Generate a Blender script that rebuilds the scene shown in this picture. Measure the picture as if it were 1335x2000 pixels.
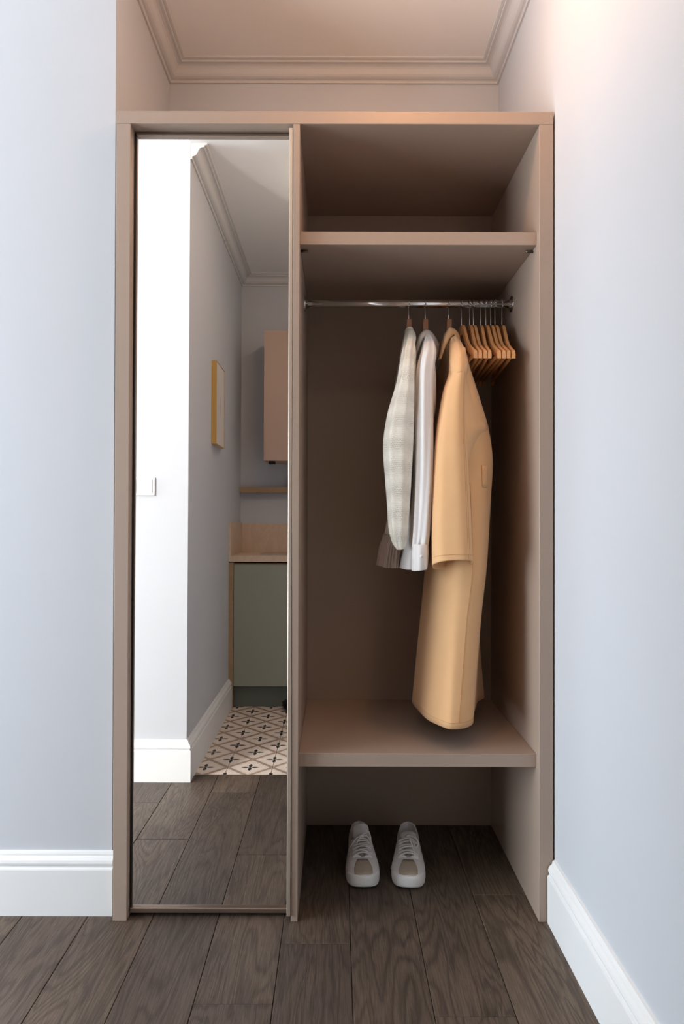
import bpy, bmesh, math, random
from mathutils import Matrix, Vector

for o in list(bpy.data.objects):
    bpy.data.objects.remove(o)
scene = bpy.context.scene
COL = scene.collection
random.seed(4)

# ------------------------------------------------------------------ camera
cd = bpy.data.cameras.new('camera')
cam = bpy.data.objects.new('camera', cd)
COL.objects.link(cam)
cd.sensor_fit = 'VERTICAL'
cd.sensor_height = 36.0
cd.lens = 24.0
cd.shift_x = (667.5 - 656.5) / 2000.0
cd.shift_y = (995.5 - 1000.0) / 2000.0
cd.clip_start = 0.02
pitch, roll = math.radians(0.42), math.radians(0.15)
cam.matrix_world = (Matrix.Translation((0, -1.9376, 1.15)) @
                    Matrix.Rotation(math.radians(90) + pitch, 4, 'X') @
                    Matrix.Rotation(roll, 4, 'Z'))
scene.camera = cam

# ------------------------------------------------------------------ world, exposure, window light
w = bpy.data.worlds.new('world')
scene.world = w
w.use_nodes = True
bg = w.node_tree.nodes['Background']
bg.inputs[0].default_value = (0.62, 0.76, 1.0, 1)
bg.inputs[1].default_value = 1.0
scene.view_settings.view_transform = 'Standard'
scene.view_settings.look = 'None'
scene.view_settings.exposure = 0.03
scene.view_settings.gamma = 1.0
scene.view_settings.use_curve_mapping = False


def area_light(name, loc, rot, sx, sy, power, color):
    ld = bpy.data.lights.new(name, 'AREA')
    ld.shape = 'RECTANGLE'
    ld.size, ld.size_y = sx, sy
    ld.energy = power
    ld.color = color
    o = bpy.data.objects.new(name, ld)
    COL.objects.link(o)
    o.location = loc
    o.rotation_euler = rot
    return o


# daylight entering by the broad window of the room on the left, and by its narrow window further along
area_light('window_daylight', (-3.93, -1.15, 1.20), (0, math.radians(-90), 0), 2.2, 2.3, 198, (0.82, 0.92, 1.0))
area_light('narrow_window_daylight', (-3.5, 2.93, 2.20), (math.radians(-90), 0, 0), 0.26, 1.5, 272, (1.0, 0.97, 0.93))


# ------------------------------------------------------------------ materials
def lin(r, g, b):
    f = lambda c: (c / 255 / 12.92) if c / 255 <= 0.04045 else ((c / 255 + 0.055) / 1.055) ** 2.4
    return (f(r), f(g), f(b), 1.0)


class NT:
    def __init__(self, name, color=(0.8, 0.8, 0.8, 1), rough=0.5, metal=0.0, spec=0.5):
        self.m = bpy.data.materials.new(name)
        self.m.use_nodes = True
        self.t = self.m.node_tree
        self.b = self.t.nodes['Principled BSDF']
        self.b.inputs['Base Color'].default_value = color
        self.b.inputs['Roughness'].default_value = rough
        self.b.inputs['Metallic'].default_value = metal
        self.b.inputs['Specular IOR Level'].default_value = spec

    def n(self, typ, **k):
        x = self.t.nodes.new(typ)
        for a, v in k.items():
            setattr(x, a, v)
        return x

    def l(self, a, b):
        self.t.links.new(a, b)

    def coord(self, kind='Object', scale=(1, 1, 1)):
        tc = self.n('ShaderNodeTexCoord')
        mp = self.n('ShaderNodeMapping')
        mp.inputs['Scale'].default_value = scale
        self.l(tc.outputs[kind], mp.inputs['Vector'])
        return mp.outputs['Vector']

    def noise(self, vec, scale, detail=4, rough=0.55, dist=0.0):
        x = self.n('ShaderNodeTexNoise')
        x.inputs['Scale'].default_value = scale
        x.inputs['Detail'].default_value = detail
        x.inputs['Roughness'].default_value = rough
        x.inputs['Distortion'].default_value = dist
        self.l(vec, x.inputs['Vector'])
        return x.outputs['Fac']

    def ramp(self, fac, stops):
        r = self.n('ShaderNodeValToRGB')
        e = r.color_ramp.elements
        while len(e) < len(stops):
            e.new(0.5)
        for i, (p, c) in enumerate(stops):
            e[i].position = p
            e[i].color = c
        self.l(fac, r.inputs['Fac'])
        return r.outputs['Color']

    def math(self, op, a, b=None, c=None):
        x = self.n('ShaderNodeMath', operation=op)
        for i, v in enumerate((a, b, c)):
            if v is None:
                continue
            if isinstance(v, (int, float)):
                x.inputs[i].default_value = v
            else:
                self.l(v, x.inputs[i])
        return x.outputs[0]

    def mix(self, fac, a, b, blend='MIX'):
        x = self.n('ShaderNodeMix', data_type='RGBA', blend_type=blend)
        for sock, v in ((x.inputs[0], fac), (x.inputs[6], a), (x.inputs[7], b)):
            if isinstance(v, (int, float)):
                sock.default_value = v
            elif isinstance(v, tuple):
                sock.default_value = v
            else:
                self.l(v, sock)
        return x.outputs[2]

    def color(self, c):
        self.l(c, self.b.inputs['Base Color'])

    def bump(self, h, strength=0.2, dist=0.002):
        x = self.n('ShaderNodeBump')
        x.inputs['Strength'].default_value = strength
        x.inputs['Distance'].default_value = dist
        self.l(h, x.inputs['Height'])
        self.l(x.outputs['Normal'], self.b.inputs['Normal'])


def paint(name, col, rough=0.6, bump=0.06):
    t = NT(name, col, rough, spec=0.3)
    v = t.coord('Object')
    f = t.noise(v, 2.2, 3)
    c2 = tuple(x * 0.96 for x in col[:3]) + (1,)
    t.color(t.mix(f, col, c2))
    t.bump(t.noise(v, 260, 2), bump, 0.001)
    return t.m


M = {}
M['wall'] = paint('wall_paint', (0.575, 0.588, 0.618, 1))
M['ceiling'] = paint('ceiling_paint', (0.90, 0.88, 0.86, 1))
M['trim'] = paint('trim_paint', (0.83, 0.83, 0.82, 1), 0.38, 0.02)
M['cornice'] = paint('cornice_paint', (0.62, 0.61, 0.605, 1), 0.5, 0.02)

t = NT('taupe_laminate', lin(168, 144, 130), 0.42, spec=0.4)
v = t.coord('Object')
t.color(t.mix(t.noise(v, 420, 2), lin(163, 143, 128), lin(170, 150, 135)))
t.bump(t.noise(v, 900, 2), 0.10, 0.0006)
M['laminate'] = t.m

t = NT('mirror_silver', (0.96, 0.97, 0.965, 1), 0.0, 1.0)
M['mirror'] = t.m
t = NT('brushed_bronze', lin(150, 132, 118), 0.32, 0.85)
t.bump(t.noise(t.coord('Object', (400, 400, 4)), 1, 2), 0.05, 0.0004)
M['frame_metal'] = t.m
M['frame_light'] = NT('satin_champagne_metal', lin(214, 198, 182), 0.38, 0.7).m
t = NT('chrome', (0.78, 0.77, 0.76, 1), 0.12, 1.0)
t.bump(t.noise(t.coord('Object', (2, 300, 300)), 1, 2), 0.03, 0.0003)
M['chrome'] = t.m
M['dark_metal'] = NT('dark_nickel', lin(96, 84, 76), 0.35, 0.9).m
t = NT('dark_rubber', lin(30, 27, 25), 0.7)
M['dark'] = t.m


def plank_material():
    t = NT('dark_oak_plank', lin(75, 62, 56), 0.5, spec=0.35)
    tc = t.n('ShaderNodeTexCoord')
    oi = t.n('ShaderNodeObjectInfo')
    off = t.math('MULTIPLY', oi.outputs['Random'], 37.0)
    cx = t.n('ShaderNodeCombineXYZ')
    t.l(off, cx.inputs[0]); t.l(off, cx.inputs[1]); t.l(off, cx.inputs[2])
    add = t.n('ShaderNodeVectorMath', operation='ADD')
    t.l(tc.outputs['Object'], add.inputs[0]); t.l(cx.outputs[0], add.inputs[1])
    def mp(s):
        m = t.n('ShaderNodeMapping'); m.inputs['Scale'].default_value = s
        t.l(add.outputs[0], m.inputs['Vector']); return m.outputs[0]
    # cathedral figure: contours of a stretched noise field
    field = t.noise(mp((8.0, 1.1, 1)), 1.0, 4, 0.45, 0.5)
    rings = t.math('SINE', t.math('MULTIPLY', field, 120.0))
    rings = t.math('ADD', t.math('MULTIPLY', rings, 0.5), 0.5)
    fine = t.noise(mp((420, 16, 1)), 1.0, 3, 0.65)
    fine = t.math('MULTIPLY_ADD', t.math('SUBTRACT', fine, 0.5), 2.6, 0.5)
    fine = t.math('MINIMUM', t.math('MAXIMUM', fine, 0.0), 1.0)
    patch = t.noise(mp((5, 2.2, 1)), 1.0, 4, 0.6)
    knot = t.n('ShaderNodeTexVoronoi'); knot.inputs['Scale'].default_value = 1.0
    t.l(mp((7.5, 2.6, 1)), knot.inputs['Vector'])
    kn = t.ramp(knot.outputs['Distance'], [(0.0, (0.25, 0.25, 0.25, 1)), (0.16, (1, 1, 1, 1))])
    tone = t.ramp(oi.outputs['Random'], [(0.0, lin(94, 81, 72)), (0.5, lin(107, 92, 80)), (1.0, lin(121, 105, 90))])
    c = t.mix(t.math('MULTIPLY', t.math('POWER', rings, 2.0), 0.48), tone, lin(44, 35, 31))
    c = t.mix(t.math('MULTIPLY', fine, 0.60), c, lin(50, 41, 37))
    c = t.mix(0.75, c, t.ramp(patch, [(0.3, (0.72, 0.71, 0.72, 1)), (0.7, (1.12, 1.08, 1.02, 1))]), 'MULTIPLY')
    c = t.mix(0.7, c, kn, 'MULTIPLY')
    t.color(c)
    r = t.math('MULTIPLY_ADD', fine, 0.16, 0.40)
    t.l(r, t.b.inputs['Roughness'])
    h = t.math('MULTIPLY_ADD', rings, -0.5, fine)
    t.bump(h, 0.28, 0.0012)
    return t.m


M['plank'] = plank_material()
t = NT('dark_joint', lin(24, 19, 17), 0.8)
M['joint'] = t.m


def tile_material():
    t = NT('patterned_cement_tile', lin(215, 196, 180), 0.42)
    tc = t.n('ShaderNodeTexCoord')
    s = t.n('ShaderNodeSeparateXYZ')
    t.l(tc.outputs['Object'], s.inputs[0])
    u = t.math('ABSOLUTE', t.math('DIVIDE', s.outputs[0], 0.205))
    vv = t.math('ABSOLUTE', t.math('DIVIDE', s.outputs[1], 0.205))
    a = t.math('ADD', u, vv)
    band = t.math('LESS_THAN', t.math('ABSOLUTE', t.math('SUBTRACT', a, 0.5)), 0.062)
    thin = t.math('LESS_THAN', t.math('ABSOLUTE', t.math('SUBTRACT', t.math('ABSOLUTE', t.math('SUBTRACT', a, 0.5)), 0.12)), 0.012)
    out = t.math('GREATER_THAN', a, 0.5)
    def sel(x):  # distance to tile centre, or to the corner outside the centre lozenge
        y = t.math('SUBTRACT', 0.5, x)
        d = t.math('MULTIPLY', out, t.math('SUBTRACT', y, x))
        return t.math('ADD', x, d)
    su, sv = sel(u), sel(vv)
    hi, lo = t.math('MAXIMUM', su, sv), t.math('MINIMUM', su, sv)
    width = t.math('MULTIPLY', t.math('MULTIPLY', hi, 0.82), t.math('SUBTRACT', 1.0, t.math('DIVIDE', hi, 0.205)))
    star = t.math('LESS_THAN', lo, width)
    f = t.noise(tc.outputs['Object'], 40, 4)
    base = t.mix(f, lin(240, 228, 216), lin(226, 210, 196))
    bandc = t.mix(f, lin(178, 156, 138), lin(162, 140, 124))
    c = t.mix(band, base, bandc)
    c = t.mix(t.math('MULTIPLY', thin, 0.35), c, lin(190, 166, 148))
    c = t.mix(star, c, lin(46, 42, 40))
    t.color(c)
    return t.m


M['tile'] = tile_material()
M['grout'] = NT('grout', lin(70, 60, 54), 0.9).m


def wood(name, c1, c2, scale=(60, 5, 60), rough=0.42):
    t = NT(name, c1, rough)
    v = t.coord('Object', scale)
    t.color(t.mix(t.noise(v, 1, 4, 0.6, 0.6), c1, c2))
    t.bump(t.noise(v, 3, 3), 0.06, 0.0006)
    return t.m


M['hanger_wood'] = wood('lacquered_beech', lin(226, 170, 116), lin(200, 138, 84))
M['hanger_neck'] = wood('brown_beech', lin(176, 126, 92), lin(142, 96, 68))
M['shelf_wood'] = wood('pale_oak', lin(176, 148, 112), lin(154, 126, 94), (6, 60, 60))
M['gold'] = NT('gold_frame', lin(205, 165, 95), 0.35, 0.55).m


def cloth(name, c1, c2, weave=900, bump=0.25, sheen=0.2, fold=14):
    t = NT(name, c1, 0.85, spec=0.15)
    t.b.inputs['Sheen Weight'].default_value = sheen
    v = t.coord('UV')
    f = t.noise(v, fold, 4)
    t.color(t.mix(f, c1, c2))
    wv = t.n('ShaderNodeTexWave'); wv.inputs['Scale'].default_value = weave
    wv.inputs['Distortion'].default_value = 1.5
    wv.bands_direction = 'DIAGONAL'
    t.l(v, wv.inputs['Vector'])
    crease = t.noise(t.coord('UV', (1.0, 0.35, 1)), 22, 4, 0.55, 0.4)
    h = t.math('MULTIPLY_ADD', crease, 6.0, wv.outputs['Fac'])
    t.bump(h, bump, 0.0012)
    return t.m


M['coat'] = cloth('camel_cotton', lin(238, 190, 140), lin(229, 180, 130))
M['shirt'] = cloth('white_linen', lin(246, 243, 241), lin(238, 234, 232), 700, 0.35)
M['collar_cloth'] = cloth('greyed_linen', lin(228, 218, 210), lin(214, 204, 195), 700, 0.35)
M['rib'] = cloth('taupe_rib_knit', lin(190, 170, 154), lin(172, 152, 138), 300, 0.4)
M['stitch'] = NT('camel_thread', lin(206, 158, 110), 0.9).m


def crochet():
    t = NT('cream_crochet', lin(232, 224, 206), 0.9, spec=0.1)
    t.b.inputs['Sheen Weight'].default_value = 0.3
    tc = t.n('ShaderNodeTexCoord')
    s = t.n('ShaderNodeSeparateXYZ')
    t.l(tc.outputs['UV'], s.inputs[0])
    u, vv = s.outputs[0], s.outputs[1]
    def cell(x, n):
        return t.math('SUBTRACT', t.math('FRACT', t.math('MULTIPLY', x, n)), 0.5)
    row = t.math('FLOOR', t.math('MULTIPLY', vv, 190.0))
    ush = t.math('MULTIPLY_ADD', row, 0.0024, u)
    cu, cv = cell(ush, 205.0), cell(vv, 190.0)
    r2 = t.math('ADD', t.math('MULTIPLY', cu, cu), t.math('MULTIPLY', cv, cv))
    # open-work bands alternate with closed knit bands
    bands = t.math('SINE', t.math('MULTIPLY', vv, 92.0))
    size = t.math('MULTIPLY_ADD', bands, 0.030, 0.034)
    hole = t.math('LESS_THAN', r2, size)
    f = t.noise(t.coord('UV'), 60, 3)
    c = t.mix(f, lin(253, 249, 238), lin(242, 234, 217))
    t.color(c)
    h = t.math('ADD', t.math('MULTIPLY', r2, 2.2), t.math('MULTIPLY', t.noise(t.coord('UV', (1, 2, 1)), 260, 2), 0.5))
    t.bump(h, 0.6, 0.002)
    tr = t.n('ShaderNodeBsdfTransparent')
    mx = t.n('ShaderNodeMixShader')
    t.l(hole, mx.inputs[0]); t.l(t.b.outputs[0], mx.inputs[1]); t.l(tr.outputs[0], mx.inputs[2])
    t.l(mx.outputs[0], t.t.nodes['Material Output'].inputs['Surface'])
    return t.m


M['crochet'] = crochet()
M['knit_lining'] = cloth('cream_knit', lin(240, 226, 198), lin(226, 210, 180), 300, 0.3)

t = NT('white_leather', lin(222, 217, 214), 0.5)
v = t.coord('Object')
t.color(t.mix(t.noise(v, 50, 4), lin(242, 238, 235), lin(228, 223, 220)))
t.bump(t.noise(v, 300, 3), 0.18, 0.001)
M['leather'] = t.m
t = NT('grey_suede', lin(200, 186, 166), 0.95, spec=0.1)
v = t.coord('Object')
t.color(t.mix(t.noise(v, 120, 4), lin(196, 180, 160), lin(172, 156, 138)))
t.bump(t.noise(v, 900, 2), 0.3, 0.0008)
M['suede'] = t.m
M['rubber_white'] = paint('white_rubber', lin(246, 243, 240), 0.5, 0.02)
M['lace'] = cloth('lace_cotton', lin(244, 240, 237), lin(232, 227, 223), 900, 0.3)
M['switch'] = NT('switch_plastic', lin(240, 240, 238), 0.3).m
M['green_front'] = paint('sage_cabinet_front', lin(150, 153, 141), 0.45, 0.02)
M['plinth'] = paint('dark_sage_plinth', lin(108, 115, 106), 0.5, 0.02)
M['pink_front'] = paint('pinkish_cabinet_front', lin(190, 164, 148), 0.45, 0.02)
t = NT('beige_marble', lin(206, 182, 158), 0.3)
v = t.coord('Object', (3, 3, 1.5))
vein = t.ramp(t.noise(v, 2.5, 6, 0.6, 1.4), [(0.42, (1, 1, 1, 1)), (0.5, (0.93, 0.90, 0.87, 1)), (0.58, (1, 1, 1, 1))])
t.color(t.mix(1.0, lin(212, 188, 164), vein, 'MULTIPLY'))
M['marble'] = t.m
M['steel'] = NT('steel_sink', lin(190, 188, 184), 0.25, 1.0).m


def art():
    t = NT('grey_print', lin(206, 200, 194), 0.6)
    v = t.coord('Object', (1, 1, 1))
    s = t.n('ShaderNodeSeparateXYZ'); t.l(v, s.inputs[0])
    n = t.noise(v, 22, 4, 0.6, 1.0)
    # one soft smoky plume in the middle of the sheet
    yy = t.math('DIVIDE', s.outputs[1], 0.035)
    zz = t.math('DIVIDE', s.outputs[2], 0.11)
    d = t.math('ADD', t.math('MULTIPLY', yy, yy), t.math('MULTIPLY', zz, zz))
    d = t.math('ADD', d, t.math('MULTIPLY', n, 1.4))
    t.color(t.ramp(d, [(0.35, lin(96, 90, 86)), (1.0, lin(208, 202, 196))]))
    return t.m


M['art'] = art()
t = NT('warm_bulb', (1, 0.8, 0.6, 1), 0.4)
t.b.inputs['Emission Color'].default_value = (1.0, 0.66, 0.40, 1)
t.b.inputs['Emission Strength'].default_value = 3.0
M['bulb'] = t.m
M['black_cloth'] = cloth('black_cloth', lin(26, 24, 24), lin(14, 13, 13), 200, 0.5)
M['dark_glass'] = NT('dark_glass', lin(48, 46, 48), 0.12).m


# ------------------------------------------------------------------ mesh helpers
def tag(o, label=None, cat=None, group=None, kind=None):
    for k, x in (('label', label), ('category', cat), ('group', group), ('kind', kind)):
        if x:
            o[k] = x
    return o


def empty(name, loc=(0, 0, 0)):
    o = bpy.data.objects.new(name, None)
    COL.objects.link(o)
    o.location = loc
    o.empty_display_size = 0.05
    return o


def link(name, me, mat, parent=None, loc=None, smooth=False):
    o = bpy.data.objects.new(name, me)
    COL.objects.link(o)
    if mat is not None and not me.materials:
        me.materials.append(mat)
    if smooth:
        for p in me.polygons:
            p.use_smooth = True
    if loc is not None:
        o.location = loc
    if parent is not None:
        o.parent = parent
    return o


def box_mesh(name, sx, sy, sz, bevel=0.0, seg=2):
    bm = bmesh.new()
    bmesh.ops.create_cube(bm, size=1.0)
    bmesh.ops.scale(bm, vec=(sx, sy, sz), verts=bm.verts)
    if bevel > 0:
        bmesh.ops.bevel(bm, geom=list(bm.edges), offset=bevel, segments=seg, affect='EDGES', profile=0.5)
    me = bpy.data.meshes.new(name)
    bm.to_mesh(me)
    bm.free()
    return me


def box(name, lo, hi, mat, parent=None, bevel=0.0, seg=2, origin=None):
    """Box between two world corners; origin at its centre (parents sit at the given origin)."""
    me = box_mesh(name, hi[0] - lo[0], hi[1] - lo[1], hi[2] - lo[2], bevel, seg)
    c = [(lo[i] + hi[i]) / 2 for i in range(3)]
    if parent is not None:
        p = parent.location if parent.parent is None else parent.parent.location + parent.location
        c = [c[i] - p[i] for i in range(3)]
    return link(name, me, mat, parent, c)


def poly(name, verts, faces, mat, parent=None, smooth=False, uv=None):
    me = bpy.data.meshes.new(name)
    me.from_pydata([tuple(x) for x in verts], [], faces)
    if uv:
        lay = me.uv_layers.new(name='UVMap')
        for lp in me.loops:
            lay.data[lp.index].uv = uv[lp.vertex_index]
    bm = bmesh.new(); bm.from_mesh(me)
    bmesh.ops.recalc_face_normals(bm, faces=bm.faces)
    bm.to_mesh(me); bm.free()
    o = link(name, me, mat, parent, smooth=smooth)
    if parent is not None:
        p = parent.location if parent.parent is None else parent.parent.location + parent.location
        o.location = -Vector(p)
    return o


def tube_mesh(name, pts, r, n=8, closed=False, flat=1.0):
    """Round tube along points; r may be a list."""
    pts = [Vector(p) for p in pts]
    rs = r if isinstance(r, (list, tuple)) else [r] * len(pts)
    verts, faces = [], []
    prev = None
    N = len(pts)
    for i, p in enumerate(pts):
        a = pts[(i - 1) % N] if (closed or i > 0) else pts[i]
        b = pts[(i + 1) % N] if (closed or i < N - 1) else pts[i]
        d = (b - a).normalized()
        if prev is None:
            up = Vector((0, 0, 1)) if abs(d.z) < 0.9 else Vector((1, 0, 0))
        else:
            up = prev
        sx = d.cross(up).normalized()
        up = sx.cross(d).normalized()
        prev = up
        for k in range(n):
            th = 2 * math.pi * k / n
            verts.append(p + sx * math.cos(th) * rs[i] + up * math.sin(th) * rs[i] * flat)
    m = N if closed else N - 1
    for i in range(m):
        for k in range(n):
            i2 = (i + 1) % N
            faces.append((i * n + k, i * n + (k + 1) % n, i2 * n + (k + 1) % n, i2 * n + k))
    if not closed:
        faces.append(tuple(range(n - 1, -1, -1)))
        faces.append(tuple((N - 1) * n + k for k in range(n)))
    me = bpy.data.meshes.new(name)
    me.from_pydata([tuple(v) for v in verts], [], faces)
    for p in me.polygons:
        p.use_smooth = True
    return me


def tube(name, pts, r, mat, parent=None, n=8, closed=False, flat=1.0):
    me = tube_mesh(name, pts, r, n, closed, flat)
    o = link(name, me, mat, parent)
    if parent is not None:
        p = parent.location if parent.parent is None else parent.parent.location + parent.location
        o.location = -Vector(p)
    return o


def crom(p0, p1, p2, p3, t):
    t2, t3 = t * t, t * t * t
    return tuple(0.5 * (2 * b + (c - a) * t + (2 * a - 5 * b + 4 * c - d) * t2 + (3 * b - a - 3 * c + d) * t3)
                 for a, b, c, d in zip(p0, p1, p2, p3))


def spline(pts, per=6, closed=False):
    out = []
    n = len(pts)
    for i in range(n if closed else n - 1):
        g = (lambda j: pts[j % n]) if closed else (lambda j: pts[max(0, min(n - 1, j))])
        for k in range(per):
            out.append(crom(g(i - 1), g(i), g(i + 1), g(i + 2), k / per))
    if not closed:
        out.append(tuple(pts[-1]))
    return out


def sweep(name, path, normals, profile, mat, parent=None, ends=True):
    """Extrude a (projection, z) profile along a horizontal polyline; normals = inward normal per segment."""
    P = len(profile)
    verts, faces = [], []
    for i, (x, y) in enumerate(path):
        if i == 0:
            nx, ny = normals[0]
        elif i == len(path) - 1:
            nx, ny = normals[-1]
        else:
            nx, ny = normals[i - 1][0] + normals[i][0], normals[i - 1][1] + normals[i][1]
        for pr, z in profile:
            verts.append((x + nx * pr, y + ny * pr, z))
    for i in range(len(path) - 1):
        for k in range(P):
            k2 = (k + 1) % P
            faces.append((i * P + k, i * P + k2, (i + 1) * P + k2, (i + 1) * P + k))
    if ends:
        faces.append(tuple(range(P)))
        faces.append(tuple((len(path) - 1) * P + k for k in range(P - 1, -1, -1)))
    return poly(name, verts, faces, mat, parent)


# ------------------------------------------------------------------ the setting
S = 'structure'
XL, XR, YB = -0.6466, 0.62, 0.68          # alcove: left face, right face, back face
ZA, ZC, ZR = 2.868, 2.805, 3.2            # ceilings: alcove, corridor, room on the left
YW = -0.985                               # white pier facing the wardrobe
YK = -2.63                                # kitchen wall


def struct(o):
    return tag(o, kind=S)


struct(box('wall_left', (-1.15, 0.045, -0.05), (XL, 0.90, ZR), M['wall']))
struct(box('wall_right', (XR, -2.75, -0.05), (0.74, 0.90, ZR), M['wall']))
struct(box('wall_back', (XL, YB, -0.05), (XR, 0.90, ZR), M['wall']))
struct(box('wall_corridor', (-0.98, -2.75, -0.05), (-0.65, YW, ZR), M['wall']))
struct(box('wall_kitchen', (-0.65, -2.75, -0.05), (XR, YK, ZR), M['wall']))
struct(box('ceiling', (-0.65, -0.88, ZA), (XR, YB, ZR), M['ceiling']))
struct(box('ceiling_corridor', (-0.65, YK, ZC), (XR, -0.88, ZR), M['ceiling']))
struct(box('ceiling_room', (-4.12, -4.72, ZR), (0.74, 3.12, ZR + 0.1), M['ceiling']))
struct(box('wall_room_right', (-1.15, 0.90, -0.05), (-1.03, 3.0, ZR), M['wall']))
struct(box('wall_room_near', (-1.30, -4.6, -0.05), (-0.86, -2.75, ZR), M['wall']))
struct(box('wall_room_end', (-4.12, -4.72, -0.05), (-1.18, -4.6, ZR), M['wall']))
# wall with the broad window
wl = empty('wall_room_left', (-4.0, 0, 0)); struct(wl)
for i, (a, b, c, d) in enumerate(((-4.6, -2.4, -0.05, ZR), (0.1, 3.12, -0.05, ZR), (-2.4, 0.1, -0.05, 0.10), (-2.4, 0.1, 2.45, ZR))):
    box('wall_piece', (-4.12, a, c), (-4.0, b, d), M['wall'], wl)
wf = empty('wall_room_far', (-3.5, 3.0, 0)); struct(wf)
for a, b, c, d in ((-4.0, -3.8, -0.05, ZR), (-3.2, -1.03, -0.05, ZR), (-3.8, -3.2, -0.05, 1.40), (-3.8, -3.2, 3.0, ZR)):
    box('wall_piece', (a, 3.0, c), (b, 3.12, d), M['wall'], wf)


def window(name, axis, a, b, plane, z0, z1, mull):
    r = empty(name, (plane, (a + b) / 2, z0) if axis == 'y' else ((a + b) / 2, plane, z0))
    struct(r)
    def bar(u0, u1, w0, w1, nm):
        if axis == 'y':
            box(nm, (plane - 0.06, u0, w0), (plane, u1, w1), M['trim'], r, 0.004)
        else:
            box(nm, (u0, plane, w0), (u1, plane + 0.06, w1), M['trim'], r, 0.004)
    bar(a, a + 0.06, z0, z1, 'window_frame'); bar(b - 0.06, b, z0, z1, 'window_frame')
    bar(a + 0.06, b - 0.06, z0, z0 + 0.06, 'window_frame'); bar(a + 0.06, b - 0.06, z1 - 0.06, z1, 'window_frame')
    for m_ in mull:
        bar(m_ - 0.03, m_ + 0.03, z0 + 0.06, z1 - 0.06, 'mullion')
    return r


window('window_1', 'y', -2.4, 0.1, -4.04, 0.10, 2.45, (-1.57, -0.73))
window('window_2', 'x', -3.8, -3.2, 3.04, 1.40, 3.0, ())

# ---- floors
floor = struct(box('floor', (-1.30, -1.052, -0.06), (0.74, 0.90, -0.013), M['joint']))
struct(box('floor_room', (-4.12, -4.72, -0.06), (-1.30, 3.12, 0.0), M['plank']))
struct(box('floor_room_near', (-1.30, -4.72, -0.06), (-0.65, -1.052, 0.0), M['plank']))
struct(box('floor_room_far', (-1.30, 0.90, -0.06), (-1.03, 3.12, 0.0), M['plank']))
PW = 0.1872
cols = [-0.1457 + PW * k for k in range(-6, 5)]
joints = {-6: (-0.7,), -5: (-0.2,), -4: (-0.75,), -3: (-0.435,), -2: (-0.86,), -1: (-0.325,),
          0: (-0.098,), 1: (-0.80, 0.52), 2: (-0.363,), 3: (0.140, -0.9), 4: ()}
floor_c = floor.location
for k in range(-6, 5):
    x0 = -0.1457 + PW * (k - 0)
    # column k spans from its left seam to the next seam
    x0, x1 = -0.1457 + PW * k, -0.1457 + PW * (k + 1)
    x1 = min(x1, XR - 0.001)
    if x1 - x0 < 0.01:
        continue
    yend = 0.044 if x1 < XL + 0.001 else YB
    cuts = [-1.05] + sorted(joints.get(k, ())) + [yend]
    cuts = [c for c in cuts if c <= yend]
    for a, b in zip(cuts[:-1], cuts[1:]):
        g = 0.0008
        me = box_mesh('plank', x1 - x0 - 2 * g, b - a - 2 * g * 0.7, 0.013, 0.0012, 1)
        link('plank', me, M['plank'], floor,
             ((x0 + x1) / 2 - floor_c.x, (a + b) / 2 - floor_c.y, -0.0065 - random.random() * 0.0004 - floor_c.z))

tf = struct(box('floor_kitchen', (-0.65, -2.75, -0.06), (0.74, -1.052, -0.010), M['grout']))
tcen = tf.location
TS, TG = 0.205, 0.0022
tile_cache = {}
tx = [-0.700 + TS * i for i in range(8)]
ty = [-1.045 - TS * j for j in range(9)]
for i in range(7):
    for j in range(8):
        x0, x1 = tx[i], tx[i + 1]
        y1, y0 = ty[j], ty[j + 1]
        cx, cy = (x0 + x1) / 2, (y0 + y1) / 2
        bx0, bx1, by0, by1 = max(x0, -0.649) + TG / 2, min(x1, XR) - TG / 2, max(y0, YK) + TG / 2, min(y1, -1.054) - TG / 2
        if bx1 - bx0 < 0.01 or by1 - by0 < 0.01:
            continue
        key = tuple(round(q, 4) for q in (bx0 - cx, bx1 - cx, by0 - cy, by1 - cy))
        if key not in tile_cache:
            bm = bmesh.new()
            bmesh.ops.create_cube(bm, size=1.0)
            for vtx in bm.verts:
                vtx.co = (key[0] if vtx.co.x < 0 else key[1], key[2] if vtx.co.y < 0 else key[3], -0.010 if vtx.co.z < 0 else 0.0)
            bmesh.ops.bevel(bm, geom=[e for e in bm.edges if all(q.co.z > -0.001 for q in e.verts)], offset=0.0008, segments=1, affect='EDGES')
            me = bpy.data.meshes.new('tile'); bm.to_mesh(me); bm.free()
            me.materials.append(M['tile'])
            tile_cache[key] = me
        link('tile', tile_cache[key], None, tf, (cx - tcen.x, cy - tcen.y, -tcen.z))
struct(box('trim_3', (-0.628, -1.054, -0.010), (XR - 0.002, -1.050, 0.0015), M['frame_metal']))   # threshold strip

# ---- baseboards
BP = [(0, 0), (0.022, 0), (0.0225, 0.130), (0.0215, 0.1335), (0.0170, 0.1365), (0.0165, 0.140), (0.0195, 0.1435),
      (0.0205, 0.149), (0.0185, 0.157), (0.0135, 0.163), (0.0095, 0.166), (0.0090, 0.171), (0.0065, 0.176), (0, 0.178)]
struct(sweep('baseboard_left', [(-1.15, 0.045), (-0.6385, 0.045)], [(0, -1)], BP, M['trim']))
struct(sweep('baseboard_right', [(XR, -2.12), (XR, -0.004)], [(-1, 0)], BP, M['trim']))
struct(sweep('baseboard_corridor', [(-0.98, YW), (-0.65, YW), (-0.65, -2.155)], [(0, 1), (1, 0)], BP, M['trim']))

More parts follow.
